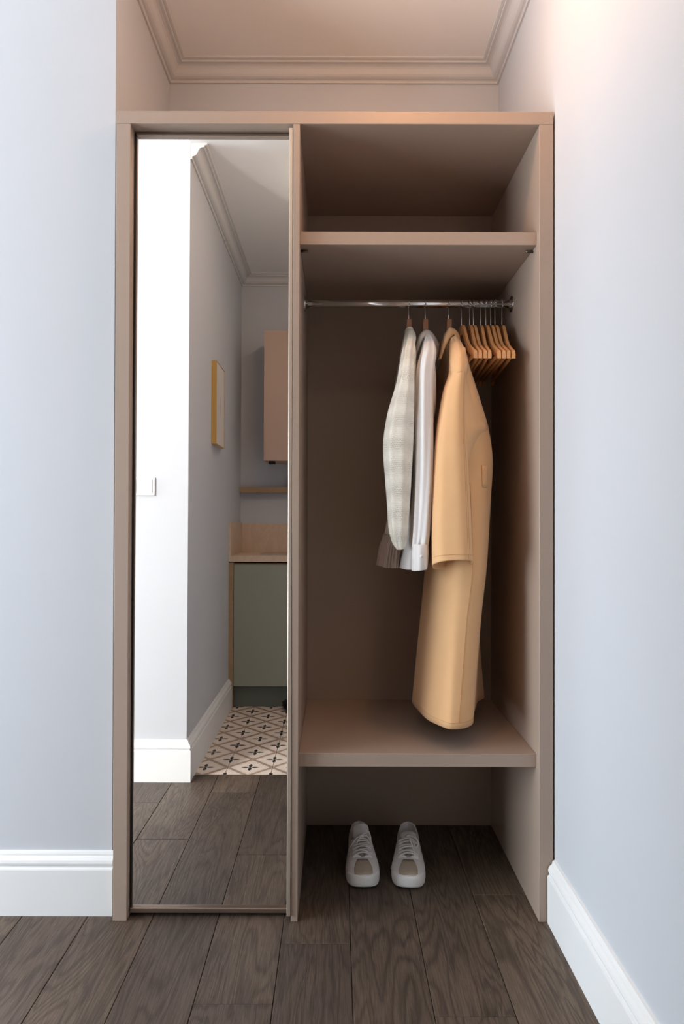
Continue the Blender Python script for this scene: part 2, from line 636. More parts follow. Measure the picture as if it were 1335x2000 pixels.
# ---- cornices
CP = [(0, 0), (.09, 0), (.10, .03), (.10, .13), (.13, .16), (.22, .18), (.32, .24), (.40, .34), (.45, .46), (.50, .58), (.58, .68),
      (.68, .735), (.82, .75), (.83, .77), (.83, .86), (.93, .875), (.985, .90), (1, .94), (1, 1), (0, 1)]


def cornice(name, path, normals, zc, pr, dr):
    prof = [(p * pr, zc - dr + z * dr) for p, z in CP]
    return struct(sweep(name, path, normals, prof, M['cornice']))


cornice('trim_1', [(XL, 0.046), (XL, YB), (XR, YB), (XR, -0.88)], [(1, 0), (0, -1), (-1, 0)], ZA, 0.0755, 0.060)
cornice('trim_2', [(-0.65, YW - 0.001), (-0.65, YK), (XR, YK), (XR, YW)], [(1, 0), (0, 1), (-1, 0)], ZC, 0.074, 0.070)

# ------------------------------------------------------------------ wardrobe
WX0, WX1, WZ = -0.629, 0.6155, 2.300
WD = 0.61
wd = tag(empty('wardrobe', (0, 0, 0)), 'tall taupe open wardrobe with a mirrored door on its left half', 'wardrobe')
L = M['laminate']
box('side_panel', (WX0, 0, 0), (-0.5896, WD, 2.2635), L, wd, 0.0009, 1)
box('side_panel', (0.5757, 0, 0), (WX1, WD, 2.2635), L, wd, 0.0009, 1)
box('top_panel', (WX0, 0, 2.2637), (WX1, WD, WZ), L, wd, 0.0009, 1)
box('partition', (-0.1252, 0, 0), (-0.1067, WD - 0.012, 2.2635), L, wd, 0.0009, 1)
box('back_panel', (-0.5896, WD - 0.012, 0.001), (0.5757, WD, 2.2635), L, wd)
for z0, z1 in ((1.9300, 1.9672), (0.4262, 0.4643)):
    box('shelf', (-0.1065, 0.028, z0), (0.5755, WD - 0.0125, z1), L, wd, 0.0009, 1)
for xx, s in ((-0.1065, 1), (0.5755, -1)):
    tube('shelf_pin', [(xx, 0.062, 1.9235), (xx + s * 0.022, 0.062, 1.9235)], 0.0038, M['dark_metal'], wd, 10)
# rail
ry, rz = 0.300, 1.843
rail = tube('clothes_rail', [(-0.1045, ry, rz), (0.5735, ry, rz)], 0.0125, M['chrome'], wd, 24)
for xx, s in ((-0.1066, 1), (0.5756, -1)):
    pts = [(xx, ry, rz), (xx + s * 0.004, ry, rz), (xx + s * 0.004, ry, rz), (xx + s * 0.012, ry, rz)]
    tube('rail_flange', pts, [0.026, 0.026, 0.0155, 0.0150], M['chrome'], rail, 24)

# mirrored sliding door: glass leans back very slightly
door = empty('mirror_door', (-0.366, 0.036, 1.135)); door.parent = wd
door.rotation_euler = (-0.005, 0, 0)


def dbox(name, lo, hi, mat, bevel=0.0):
    me = box_mesh(name, hi[0] - lo[0], hi[1] - lo[1], hi[2] - lo[2], bevel, 1)
    return link(name, me, mat, door, [(lo[i] + hi[i]) / 2 for i in range(3)])


hz = 1.122
dbox('mirror_pane', (-0.217, 0.0, -hz + 0.012), (0.2285, 0.004, hz - 0.004), M['mirror'])
dbox('door_backing', (-0.217, 0.0045, -hz + 0.006), (0.2235, 0.014, hz - 0.002), M['dark'])
dbox('frame_rail', (-0.221, -0.010, -hz - 0.002), (0.2280, 0.014, -hz + 0.0115), M['frame_metal'], 0.0012)
dbox('frame_rail', (-0.221, -0.002, hz - 0.0035), (0.2280, 0.014, hz + 0.001), M['frame_metal'], 0.0008)
dbox('frame_stile', (-0.2215, -0.004, -hz), (-0.2175, 0.014, hz), M['dark'], 0.0008)
dbox('frame_stile', (0.2290, -0.036, -hz + 0.004), (0.2393, 0.016, hz - 0.001), M['frame_light'], 0.0012)

# ------------------------------------------------------------------ hangers
def arm_path(half, drop, neck=0.018):
    """centre line of one wooden hanger arm from the middle (y=0) towards -y."""
    pts = [(0.0, 0.0), (0.022, -0.002), (0.045, -0.014), (0.075, -0.044), (0.115, -0.082), (0.165, -0.110), (half, -drop)]
    return spline(pts, 4)


def hanger_arm_mesh(half, drop, thick, sign, h0=0.040, h1=0.026):
    pts = arm_path(half, drop)
    verts, faces = [], []
    n = len(pts)
    for i, (y, z) in enumerate(pts):
        h = h0 + (h1 - h0) * min(1, i / (n - 1) * 1.4)
        th = thick
        ring = [(-th, z - h), (th, z - h), (th * 1.05, z - h * 0.5), (th * 0.75, z), (-th * 0.75, z), (-th * 1.05, z - h * 0.5)]
        for x, zz in ring:
            verts.append((x, sign * y, zz))
    for i in range(n - 1):
        for k in range(6):
            faces.append((i * 6 + k, i * 6 + (k + 1) % 6, (i + 1) * 6 + (k + 1) % 6, (i + 1) * 6 + k))
    faces.append(tuple(range(6))); faces.append(tuple((n - 1) * 6 + k for k in range(5, -1, -1)))
    me = bpy.data.meshes.new('arm')
    me.from_pydata(verts, [], faces)
    bm = bmesh.new(); bm.from_mesh(me); bmesh.ops.recalc_face_normals(bm, faces=bm.faces); bm.to_mesh(me); bm.free()
    return me


def hook_points(top):
    """wire hook in the local y-z plane: stem from the wood up, then over the rail (rail centre at z=top)."""
    pts = [(0, 0, -0.012), (0, 0.001, 0.012), (0, 0.0015, top * 0.40)]
    r = 0.0148
    for a in range(-60, 205, 15):
        th = math.radians(a)
        pts.append((0, r * math.cos(th), top + r * math.sin(th)))
    end = pts[-1]
    pts.append((0, end[1] - 0.004, end[2] - 0.010))
    return pts


def make_hanger(name, kind):
    r = empty(name)
    if kind == 'empty':
        top = rz + 0.0010 - 1.770
        for s in (-1, 1):
            link('arm', hanger_arm_mesh(0.218, 0.132, 0.0054, s, 0.036, 0.023), M['hanger_wood'], r)
        link('trouser_bar', tube_mesh('trouser_bar', [(0, -0.198, -0.140), (0, 0.198, -0.140)], 0.0052, 10), M['hanger_wood'], r)
        link('hook', tube_mesh('hook', spline(hook_points(top), 2), 0.0014, 8), M['chrome'], r)
    else:
        top = rz + 0.0010 - 1.790
        me = box_mesh('neck', 0.0165, 0.030, 0.062, 0.0015)
        link('neck', me, M['hanger_neck'], r, (0, 0, -0.031))
        for s in (-1, 1):
            a = link('arm', hanger_arm_mesh(0.185, 0.118, 0.0040, s, 0.024, 0.016), M['hanger_neck'], r)
            a.location = (0, 0, -0.052)
        link('hook', tube_mesh('hook', spline(hook_points(top), 2), 0.0014, 8), M['chrome'], r)
    return r


def copy_tree(o):
    c = o.copy(); COL.objects.link(c)
    for ch in o.children:
        d = ch.copy(); COL.objects.link(d); d.parent = c
    return c


GH = 'empty wooden hangers at the right end of the rail'
eh = [(0.409, 0.411, 'empty wooden hanger nearest the camel coat, leftmost of the empty ones'),
      (0.436, 0.425, 'second empty wooden hanger counting from the camel coat'),
      (0.448, 0.440, 'third empty wooden hanger counting from the camel coat'),
      (0.472, 0.453, 'fourth empty wooden hanger counting from the camel coat'),
      (0.489, 0.481, 'fifth empty wooden hanger, left one of the right-hand cluster of three'),
      (0.505, 0.495, 'sixth empty wooden hanger, middle one of the right-hand cluster of three'),
      (0.519, 0.509, 'seventh empty wooden hanger, right one of the right-hand cluster of three'),
      (0.542, 0.524, 'empty wooden hanger standing apart, rightmost on the rail')]
proto = make_hanger('wooden_hanger', 'empty')
for i, (hx, txp, lab) in enumerate(eh):
    o = proto if i == 0 else copy_tree(proto)
    o.location = (hx, ry, 1.770)
    o.rotation_euler = (0, 0, math.atan2(txp - hx, 0.218))
    tag(o, lab, 'hanger', GH)
GC = 'hangers carrying clothes'
proto2 = make_hanger('wooden_hanger', 'full')
for i, (hx, lab) in enumerate(((0.236, 'brown wooden hanger inside the cream crochet sweater'),
                               (0.290, 'brown wooden hanger inside the white shirt'),
                               (0.367, 'brown wooden hanger inside the camel coat'))):
    o = proto2 if i == 0 else copy_tree(proto2)
    o.location = (hx, ry, 1.790)
    tag(o, lab, 'hanger', GC)


# ------------------------------------------------------------------ garments
def wob(seed, amp, freqs=(3, 5, 8)):
    rnd = random.Random(seed)
    ph = [(f, rnd.uniform(0, 6.28), rnd.uniform(-2.5, 2.5), rnd.uniform(0.5, 1)) for f in freqs]
    def f(u, v):
        return amp * sum(a * math.sin(f_ * u + p + q * v * 3) for f_, p, q, a in ph) / len(ph)
    return f


def garment_loft(levels, nu=72, per=6, wrinkle=None, fade=0.15):
    """levels: list of rings of (x, y, z) control points (same count, top to bottom) -> grid of points."""
    rings = []
    L_ = len(levels)
    cn = len(levels[0])
    g = lambda j: levels[max(0, min(L_ - 1, j))]
    for i in range(L_ - 1):
        for k in range(per):
            t_ = k / per
            rings.append([crom(g(i - 1)[c], g(i)[c], g(i + 1)[c], g(i + 2)[c], t_) for c in range(cn)])
    rings.append([tuple(p) for p in levels[-1]])
    grid = []
    for i, ring in enumerate(rings):
        v_ = i / (len(rings) - 1)
        row = []
        cx = sum(p[0] for p in ring) / cn; cy = sum(p[1] for p in ring) / cn
        per_u = nu / cn
        for j in range(nu):
            s = j / per_u
            c = int(s); tt = s - c
            p = crom(ring[(c - 1) % cn], ring[c % cn], ring[(c + 1) % cn], ring[(c + 2) % cn], tt)
            if wrinkle:
                th = 2 * math.pi * j / nu
                w_ = wrinkle(th, v_) * min(1.0, v_ / fade)
                dx, dy = p[0] - cx, (p[1] - cy)
                q = math.hypot(dx, dy) or 1
                p = (p[0] + dx / q * w_, p[1] + dy / q * w_, p[2])
            row.append(p)
        grid.append(row)
    return grid


def grid_object(name, grid, mat, parent, closed=True, cap_top=False, thick=0.0016):
    nv, nu = len(grid), len(grid[0])
    verts = [p for row in grid for p in row]
    faces = []
    for i in range(nv - 1):
        for j in range(nu if closed else nu - 1):
            j2 = (j + 1) % nu
            faces.append((i * nu + j, i * nu + j2, (i + 1) * nu + j2, (i + 1) * nu + j))
    if cap_top:
        faces.append(tuple(range(nu)))
    # uv in metres
    uv = []
    vacc = [0.0] * nu
    for i in range(nv):
        uacc = 0.0
        for j in range(nu):
            if j:
                uacc += (Vector(grid[i][j]) - Vector(grid[i][j - 1])).length
            if i:
                vacc[j] += (Vector(grid[i][j]) - Vector(grid[i - 1][j])).length
            uv.append((uacc, vacc[nu // 2] if i and j == nu // 2 else vacc[j]))
    me = bpy.data.meshes.new(name)
    me.from_pydata(verts, [], faces)
    lay = me.uv_layers.new(name='UVMap')
    for p in me.polygons:
        vs = list(p.vertices)
        wrap = closed and (max(x % nu for x in vs) - min(x % nu for x in vs)) > nu // 2 and len(vs) == 4
        for li in p.loop_indices:
            vi = me.loops[li].vertex_index
            u_, v_ = uv[vi]
            if wrap and vi % nu == 0:
                i = vi // nu
                u_ = uv[i * nu + nu - 1][0] + (Vector(grid[i][0]) - Vector(grid[i][nu - 1])).length
            lay.data[li].uv = (u_, v_)
        p.use_smooth = True
    me.materials.append(mat)
    bm = bmesh.new(); bm.from_mesh(me)
    bmesh.ops.recalc_face_normals(bm, faces=bm.faces)
    bm.to_mesh(me); bm.free()
    o = bpy.data.objects.new(name, me)
    COL.objects.link(o)
    if parent is not None:
        o.parent = parent
        p = parent.location if parent.parent is None else parent.parent.location + parent.location
        o.location = -Vector(p)
    if thick:
        md = o.modifiers.new('solid', 'SOLIDIFY')
        md.thickness = thick
        md.offset = -1
    return o


def ell(z, xl, xr, yn, yf, tilt_x=0.0, tilt_y=0.0, n=10, sq=0.85, skew=0.0):
    """ellipse-like ring: from left, round the near side, to the right and the far side"""
    cx, cy, rx, ryy = (xl + xr) / 2, (yn + yf) / 2, (xr - xl) / 2, (yf - yn) / 2
    out = []
    for k in range(n):
        th = math.pi + 2 * math.pi * k / n
        c, s = math.cos(th), math.sin(th)
        x = math.copysign(abs(c) ** sq, c) * rx
        y = math.copysign(abs(s) ** sq, s) * ryy
        out.append((cx + x + skew * y, cy + y, z + tilt_x * x + tilt_y * y))
    return out


def line_on(grid, j, i0, i1, off=0.0008, step=1):
    """points along column j of a garment grid, lifted off the cloth"""
    out = []
    nu = len(grid[0])
    for i in range(i0, i1, step):
        p = Vector(grid[i][j % nu])
        a = Vector(grid[i][(j + 1) % nu]) - Vector(grid[i][(j - 1) % nu])
        b = Vector(grid[min(i + 1, len(grid) - 1)][j % nu]) - Vector(grid[max(0, i - 1)][j % nu])
        nrm = a.cross(b).normalized()
        c = sum((Vector(q) for q in grid[i]), Vector()) / nu
        if nrm.dot(p - c) < 0:
            nrm = -nrm
        out.append(p + nrm * off)
    return out


# ---- cream crochet sweater
sw = tag(empty('crochet_sweater', (0.2, 0.3, 0.98)), 'cream crochet sweater with a puffed sleeve, leftmost garment on the rail', 'sweater')
body = [ell(1.752, 0.226, 0.246, 0.268, 0.332), ell(1.728, 0.222, 0.247, 0.215, 0.385), ell(1.695, 0.222, 0.246, 0.160, 0.44),
        ell(1.655, 0.219, 0.246, 0.112, 0.488), ell(1.60, 0.213, 0.246, 0.096, 0.50), ell(1.50, 0.200, 0.248, 0.100, 0.49),
        ell(1.35, 0.192, 0.246, 0.11, 0.47), ell(1.20, 0.180, 0.236, 0.13, 0.46), ell(1.085, 0.160, 0.222, 0.15, 0.45)]
gb = garment_loft(body, 80, 6, wob(3, 0.006))
grid_object('body', gb, M['crochet'], sw, cap_top=True)
grid_object('body_lining', garment_loft([[(0.21 + (x - 0.21) * 0.90, 0.3 + (y - 0.3) * 0.94, z - 0.004) for x, y, z in r] for r in body], 60, 5), M['knit_lining'], sw, thick=0)
hem = [ell(1.087, 0.156, 0.219, 0.16, 0.445), ell(1.05, 0.148, 0.216, 0.17, 0.45), ell(1.01, 0.142, 0.212, 0.18, 0.45), ell(0.985, 0.138, 0.212, 0.18, 0.455)]
grid_object('ribbed_hem', garment_loft(hem, 180, 6, lambda u, v: 0.0035 * math.sin(30 * u) + 0.004 * math.sin(7 * u + 1), 0.4), M['rib'], sw)
slv = [(1.750, 0.225, 0.247, 0.255, 0.300), (1.728, 0.220, 0.247, 0.205, 0.275), (1.700, 0.213, 0.243, 0.155, 0.235), (1.668, 0.205, 0.236, 0.112, 0.195), (1.640, 0.198, 0.231, 0.088, 0.165), (1.600, 0.190, 0.227, 0.068, 0.140), (1.538, 0.178, 0.227, 0.056, 0.130), (1.447, 0.152, 0.226, 0.050, 0.130),
       (1.356, 0.140, 0.224, 0.048, 0.130), (1.265, 0.145, 0.219, 0.050, 0.125), (1.189, 0.151, 0.215, 0.054, 0.122), (1.113, 0.156, 0.210, 0.058, 0.115),
       (1.070, 0.166, 0.205, 0.066, 0.110), (1.050, 0.178, 0.199, 0.074, 0.100)]
for s in (0, 1):
    f_ = (lambda y: y) if s == 0 else (lambda y: 0.6 - y)
    rings = [[((x if s == 0 else 0.205 + (x - 0.19) * 0.55), f_(y), z) for x, y, z in ell(*q)] for q in slv]
    grid_object('sleeve', garment_loft(rings, 64, 6, wob(11 + s, 0.007, (2, 4, 7))), M['crochet'], sw, cap_top=True)
    grid_object('sleeve_lining', garment_loft([[(p[0] + (sum(q[0] for q in r) / len(r) - p[0]) * 0.20, p[1] + (sum(q[1] for q in r) / len(r) - p[1]) * 0.20, p[2] - 0.003) for p in r] for r in rings], 40, 4), M['knit_lining'], sw, thick=0)
tube('neck_edge', spline(ell(1.754, 0.226, 0.247, 0.262, 0.338), 4, True), 0.0028, M['crochet'], sw, 8, True)

# ---- white shirt
sh = tag(empty('white_shirt', (0.27, 0.3, 0.98)), 'white long-sleeved shirt with a grey collar, hanging between sweater and camel coat', 'shirt')
body = [ell(1.735, 0.281, 0.299, 0.262, 0.338), ell(1.710, 0.281, 0.297, 0.212, 0.388), ell(1.680, 0.272, 0.301, 0.165, 0.435),
        ell(1.645, 0.258, 0.304, 0.125, 0.475), ell(1.600, 0.241, 0.311, 0.108, 0.495), ell(1.56, 0.236, 0.314, 0.102, 0.50), ell(1.48, 0.232, 0.314, 0.100, 0.50),
        ell(1.39, 0.229, 0.300, 0.100, 0.50), ell(1.267, 0.223, 0.290, 0.102, 0.50), ell(1.159, 0.217, 0.288, 0.104, 0.50),
        ell(1.08, 0.208, 0.285, 0.106, 0.50), ell(1.03, 0.200, 0.282, 0.106, 0.50), ell(0.985, 0.192, 0.280, 0.106, 0.50)]
gb = garment_loft(body, 110, 6, wob(23, 0.012, (3, 6, 9)))
grid_object('body', gb, M['shirt'], sh, cap_top=True)
slv = [(1.728, 0.281, 0.298, 0.235, 0.285), (1.702, 0.273, 0.299, 0.175, 0.245), (1.672, 0.264, 0.299, 0.126, 0.205), (1.640, 0.255, 0.298, 0.088, 0.168), (1.600, 0.244, 0.292, 0.066, 0.150), (1.552, 0.239, 0.286, 0.058, 0.140), (1.46, 0.236, 0.286, 0.052, 0.135), (1.385, 0.235, 0.286, 0.050, 0.130),
       (1.264, 0.235, 0.284, 0.050, 0.125), (1.144, 0.232, 0.277, 0.052, 0.118), (1.083, 0.230, 0.272, 0.056, 0.112), (1.056, 0.228, 0.268, 0.060, 0.108)]
for s in (0, 1):
    f_ = (lambda y: y) if s == 0 else (lambda y: 0.6 - y)
    rings = [[(x, f_(y), z) for x, y, z in ell(*q)] for q in slv]
    gs = garment_loft(rings, 80, 6, wob(31 + s, 0.013, (3, 5, 8)))
    grid_object('sleeve', gs, M['shirt'], sh, cap_top=True)
    cf = [(1.064, 0.226, 0.271, 0.052, 0.114), (1.045, 0.2245, 0.2715, 0.050, 0.116), (1.015, 0.224, 0.270, 0.050, 0.116), (0.988, 0.224, 0.267, 0.052, 0.114)]
    cu = grid_object('cuff', garment_loft([[(x, f_(y), z + (x - 0.25) * (0.12 if i == 3 else 0)) for x, y, z in ell(*q)] for i, q in enumerate(cf)], 60, 5, wob(41, 0.003)), M['shirt'], sh, thick=0.002)
    if s == 0:
        me = tube_mesh('button', [(0.247, 0.0478, 1.030), (0.247, 0.0460, 1.030)], 0.0045, 12)
        b_ = link('button', me, M['switch'], cu); b_.location = (0, 0, 0)


def sheet(name, top, edge, mat, parent, thick=0.0022, mid=0.010):
    """collar leaf between a fold line and its outer edge; mirrored to the far side of the neck as well"""
    a, b = spline(top, 6), spline(edge, 6)
    rows = [[], [], [], []]
    for p, q in zip(a, b):
        for k, t_ in enumerate((0, 0.33, 0.66, 1)):
            c = [p[i] + (q[i] - p[i]) * t_ for i in range(3)]
            c[1] -= mid * math.sin(math.pi * t_)
            rows[k].append(tuple(c))
    n = len(rows[0])
    full = []
    for r in rows:
        far = [(p[0], 0.6 - p[1], p[2]) for p in reversed(r)]
        full.append(r + far)
    return grid_object(name, full, mat, parent, closed=False, thick=thick)


# fold line and edge run from the front point, up round the neck, to the nape
sheet('collar', [(0.237, 0.205, 1.640), (0.247, 0.21, 1.680), (0.262, 0.222, 1.722), (0.284, 0.236, 1.742), (0.306, 0.245, 1.735), (0.325, 0.255, 1.712), (0.334, 0.265, 1.690), (0.324, 0.275, 1.640)],
      [(0.248, 0.185, 1.642), (0.259, 0.188, 1.675), (0.270, 0.195, 1.700), (0.282, 0.205, 1.712), (0.293, 0.212, 1.707), (0.302, 0.222, 1.690), (0.310, 0.235, 1.668), (0.314, 0.250, 1.638)],
      M['collar_cloth'], sh)
ct_ = None

# ---- camel coat
ct = tag(empty('camel_coat', (0.39, 0.29, 0.53)), 'long camel trench coat hanging lowest, right of the white shirt', 'coat')


def ring(z, pts, dz=None):
    return [(p[0], p[1], z + (dz[i] if dz else 0)) for i, p in enumerate(pts)]


# order: left, front-left, near-left, near, front-right, right, far-right, far corner, far, far-left
body = [
    ring(1.745, [(0.352, 0.30), (0.354, 0.28), (0.359, 0.268), (0.366, 0.262), (0.378, 0.266), (0.386, 0.285), (0.386, 0.31), (0.38, 0.33), (0.367, 0.338), (0.355, 0.325)]),
    ring(1.715, [(0.347, 0.30), (0.348, 0.255), (0.353, 0.222), (0.364, 0.208), (0.382, 0.218), (0.391, 0.26), (0.391, 0.33), (0.386, 0.38), (0.367, 0.392), (0.350, 0.36)]),
    ring(1.670, [(0.352, 0.30), (0.352, 0.20), (0.353, 0.152), (0.362, 0.132), (0.385, 0.145), (0.397, 0.22), (0.397, 0.36), (0.388, 0.45), (0.366, 0.466), (0.353, 0.40)]),
    ring(1.625, [(0.352, 0.30), (0.350, 0.18), (0.351, 0.115), (0.362, 0.092), (0.390, 0.112), (0.405, 0.20), (0.405, 0.38), (0.392, 0.48), (0.366, 0.506), (0.340, 0.44)]),
    ring(1.550, [(0.347, 0.30), (0.344, 0.18), (0.347, 0.105), (0.368, 0.086), (0.408, 0.115), (0.432, 0.20), (0.432, 0.38), (0.410, 0.49), (0.370, 0.512), (0.336, 0.45)]),
    ring(1.480, [(0.338, 0.30), (0.336, 0.18), (0.342, 0.105), (0.375, 0.085), (0.428, 0.12), (0.455, 0.20), (0.453, 0.38), (0.420, 0.49), (0.372, 0.512), (0.332, 0.45)]),
    ring(1.415, [(0.328, 0.30), (0.327, 0.18), (0.338, 0.105), (0.382, 0.086), (0.442, 0.125), (0.475, 0.20), (0.470, 0.38), (0.425, 0.49), (0.372, 0.512), (0.328, 0.45)]),
    ring(1.320, [(0.316, 0.31), (0.319, 0.18), (0.338, 0.105), (0.388, 0.086), (0.452, 0.125), (0.489, 0.20), (0.482, 0.38), (0.430, 0.49), (0.372, 0.512), (0.325, 0.45)]),
    ring(1.200, [(0.311, 0.32), (0.316, 0.17), (0.338, 0.098), (0.392, 0.080), (0.452, 0.118), (0.483, 0.20), (0.482, 0.36), (0.440, 0.48), (0.380, 0.512), (0.325, 0.46)]),
    ring(1.000, [(0.300, 0.33), (0.314, 0.165), (0.345, 0.086), (0.396, 0.070), (0.445, 0.110), (0.471, 0.20), (0.482, 0.34), (0.462, 0.46), (0.400, 0.512), (0.325, 0.47)]),
    ring(0.850, [(0.285, 0.33), (0.302, 0.158), (0.335, 0.076), (0.378, 0.060), (0.428, 0.095), (0.454, 0.20), (0.478, 0.34), (0.480, 0.44), (0.412, 0.51), (0.320, 0.47)]),
    ring(0.690, [(0.268, 0.33), (0.288, 0.152), (0.326, 0.066), (0.364, 0.052), (0.414, 0.088), (0.442, 0.20), (0.474, 0.34), (0.490, 0.42), (0.418, 0.505), (0.312, 0.47)]),
    ring(0.530, [(0.252, 0.33), (0.275, 0.148), (0.316, 0.058), (0.351, 0.044), (0.402, 0.081), (0.430, 0.20), (0.470, 0.33), (0.503, 0.402), (0.420, 0.50), (0.300, 0.47)],
         [0.0, 0, 0, 0, 0, 0, 0, 0, 0, 0]),
]
gb = garment_loft(body, 120, 6, wob(53, 0.004, (3, 5, 9)), 0.3)
grid_object('body', gb, M['coat'], ct, cap_top=True, thick=0.0022)
jn = 36   # column of the near edge
for dj in (0,):
    tube('seam', line_on(gb, jn + dj + 1, 46, len(gb) - 1, 0.0006), 0.0009, M['stitch'], ct, 6)
tube('hem_stitch', [Vector(gb[-2][j]) + Vector((0, -0.0006, 0)) for j in range(6, 62)], 0.0006, M['stitch'], ct, 5)

slv = [(1.655, 0.345, 0.392, 0.105, 0.185, 0, 0), (1.625, 0.342, 0.386, 0.068, 0.165, 0, 0), (1.571, 0.336, 0.382, 0.046, 0.150, 0, 0), (1.511, 0.316, 0.380, 0.034, 0.140, 0, 0), (1.399, 0.296, 0.381, 0.022, 0.132, 0, 0),
       (1.309, 0.288, 0.386, 0.016, 0.128, 0, 0), (1.159, 0.280, 0.394, 0.010, 0.122, 0, 0.0), (1.060, 0.279, 0.398, 0.008, 0.118, 0.03, -0.10), (1.004, 0.279, 0.400, 0.006, 0.116, 0.05, -0.32)]
for s in (0, 1):
    f_ = (lambda y: y) if s == 0 else (lambda y: 0.6 - y)
    rings = [[(x, f_(y), z) for x, y, z in ell(*q)] for q in slv]
    gs = garment_loft(rings, 90, 6, wob(61 + s, 0.004, (2, 4, 7)))
    so = grid_object('sleeve', gs, M['coat'], ct, cap_top=True, thick=0.0022)
    if s == 0:
        for j in (31, 33):
            sm = tube('seam', line_on(gs, j, 10, len(gs) - 1, 0.0003), 0.0006, M['stitch'], ct, 5)
        tube('cuff_stitch', [Vector(gs[-4][j]) + Vector((0, -0.0006, 0)) for j in range(4, 42)], 0.0006, M['stitch'], ct, 5)
# shoulder flap over the near sleeve head
flap = []
for i, (zt, xa, xb, yy) in enumerate(((1.722, 0.362, 0.383, 0.206), (1.700, 0.352, 0.388, 0.170), (1.670, 0.344, 0.390, 0.118), (1.640, 0.338, 0.391, 0.078), (1.610, 0.335, 0.390, 0.052), (1.585, 0.335, 0.386, 0.040), (1.566, 0.338, 0.380, 0.036))):
    row = []
    for k in range(9):
        a = k / 8
        x = xa + (xb - xa) * a
        bow = math.sin(math.pi * a)
        row.append((x, yy + 0.005 + 0.026 * (1 - bow), zt - 0.010 * (1 - bow)))
    flap.append(row)
fg = list(zip(*[spline([flap[i][k] for i in range(len(flap))], 4) for k in range(9)]))
grid_object('shoulder_flap', [list(r) for r in fg], M['coat'], ct, closed=False, thick=0.0026)
sheet('collar', [(0.316, 0.185, 1.634), (0.328, 0.195, 1.682), (0.346, 0.212, 1.730), (0.364, 0.226, 1.746), (0.387, 0.240, 1.734), (0.396, 0.255, 1.712)],
      [(0.322, 0.165, 1.630), (0.336, 0.175, 1.666), (0.352, 0.186, 1.700), (0.370, 0.202, 1.716), (0.386, 0.222, 1.706), (0.394, 0.240, 1.696)],
      M['coat'], ct, 0.003, 0.012)
# back cape hanging over the waist, behind the near sleeve
cape = [[(0.3658, 0.052, 1.5698), (0.3697, 0.0597, 1.5714), (0.3746, 0.0724, 1.5741), (0.38, 0.0879, 1.5774), (0.3871, 0.112, 1.5825), (0.3946, 0.1378, 1.588), (0.4024, 0.165, 1.5937)],
        [(0.3655, 0.05, 1.544), (0.3712, 0.0577, 1.5455), (0.3778, 0.0704, 1.548), (0.385, 0.0859, 1.5511), (0.394, 0.11, 1.5559), (0.4033, 0.1358, 1.561), (0.4131, 0.163, 1.5664)],
        [(0.3667, 0.048, 1.5167), (0.3741, 0.0557, 1.5181), (0.3825, 0.0684, 1.5205), (0.3915, 0.0839, 1.5234), (0.4023, 0.108, 1.5279), (0.4136, 0.1338, 1.5326), (0.4253, 0.161, 1.5377)],
        [(0.3663, 0.046, 1.4865), (0.3755, 0.0537, 1.4878), (0.3856, 0.0664, 1.49), (0.3965, 0.0819, 1.4926), (0.4091, 0.106, 1.4968), (0.4223, 0.1318, 1.5012), (0.436, 0.159, 1.5058)],
        [(0.3675, 0.044, 1.4564), (0.3781, 0.0517, 1.4576), (0.3898, 0.0644, 1.4596), (0.4022, 0.0799, 1.462), (0.4164, 0.104, 1.4658), (0.4313, 0.1298, 1.4698), (0.4466, 0.157, 1.474)],
        [(0.3686, 0.042, 1.4263), (0.3808, 0.0497, 1.4274), (0.394, 0.0624, 1.4292), (0.4078, 0.0779, 1.4314), (0.4237, 0.102, 1.4348), (0.4402, 0.1278, 1.4384), (0.4572, 0.155, 1.4423)],
        [(0.3698, 0.04, 1.3993), (0.3831, 0.0477, 1.4003), (0.3976, 0.0604, 1.4019), (0.4128, 0.0759, 1.4039), (0.43, 0.1, 1.407), (0.4478, 0.1258, 1.4103), (0.4662, 0.153, 1.4137)],
        [(0.3713, 0.04, 1.3725), (0.3819, 0.0477, 1.3734), (0.3936, 0.0604, 1.3749), (0.406, 0.0759, 1.3767), (0.4203, 0.1, 1.3794), (0.4352, 0.1258, 1.3823), (0.4506, 0.153, 1.3854)],
        [(0.3728, 0.04, 1.3488), (0.3807, 0.0477, 1.3496), (0.3897, 0.0604, 1.3509), (0.3992, 0.0759, 1.3524), (0.4106, 0.1, 1.3549), (0.4225, 0.1258, 1.3575), (0.4349, 0.153, 1.3602)],
        [(0.3743, 0.04, 1.325), (0.3797, 0.0477, 1.3257), (0.3862, 0.0604, 1.3269), (0.3932, 0.0759, 1.3282), (0.402, 0.1, 1.3304), (0.4112, 0.1258, 1.3327), (0.4208, 0.153, 1.3351)],
        [(0.3758, 0.04, 1.3042), (0.379, 0.0477, 1.3048), (0.3832, 0.0604, 1.3058), (0.3879, 0.0759, 1.3071), (0.3944, 0.1, 1.3089), (0.4012, 0.1258, 1.311), (0.4083, 0.153, 1.3131)]]
cg = list(zip(*[spline([row[k] for row in cape], 3) for k in range(7)]))
grid_object('back_cape', [list(c) for c in cg], M['coat'], ct, closed=False, thick=0.003)
# belt loop and the folded belt end beside it
lp = [[(0.436 + 0.0185 * k / 4, 0.098 + 0.0045 * k, z) for k in range(5)] for z in (1.298, 1.285, 1.262, 1.245, 1.232)]
grid_object('belt_loop', lp, M['coat'], ct, closed=False, thick=0.004)


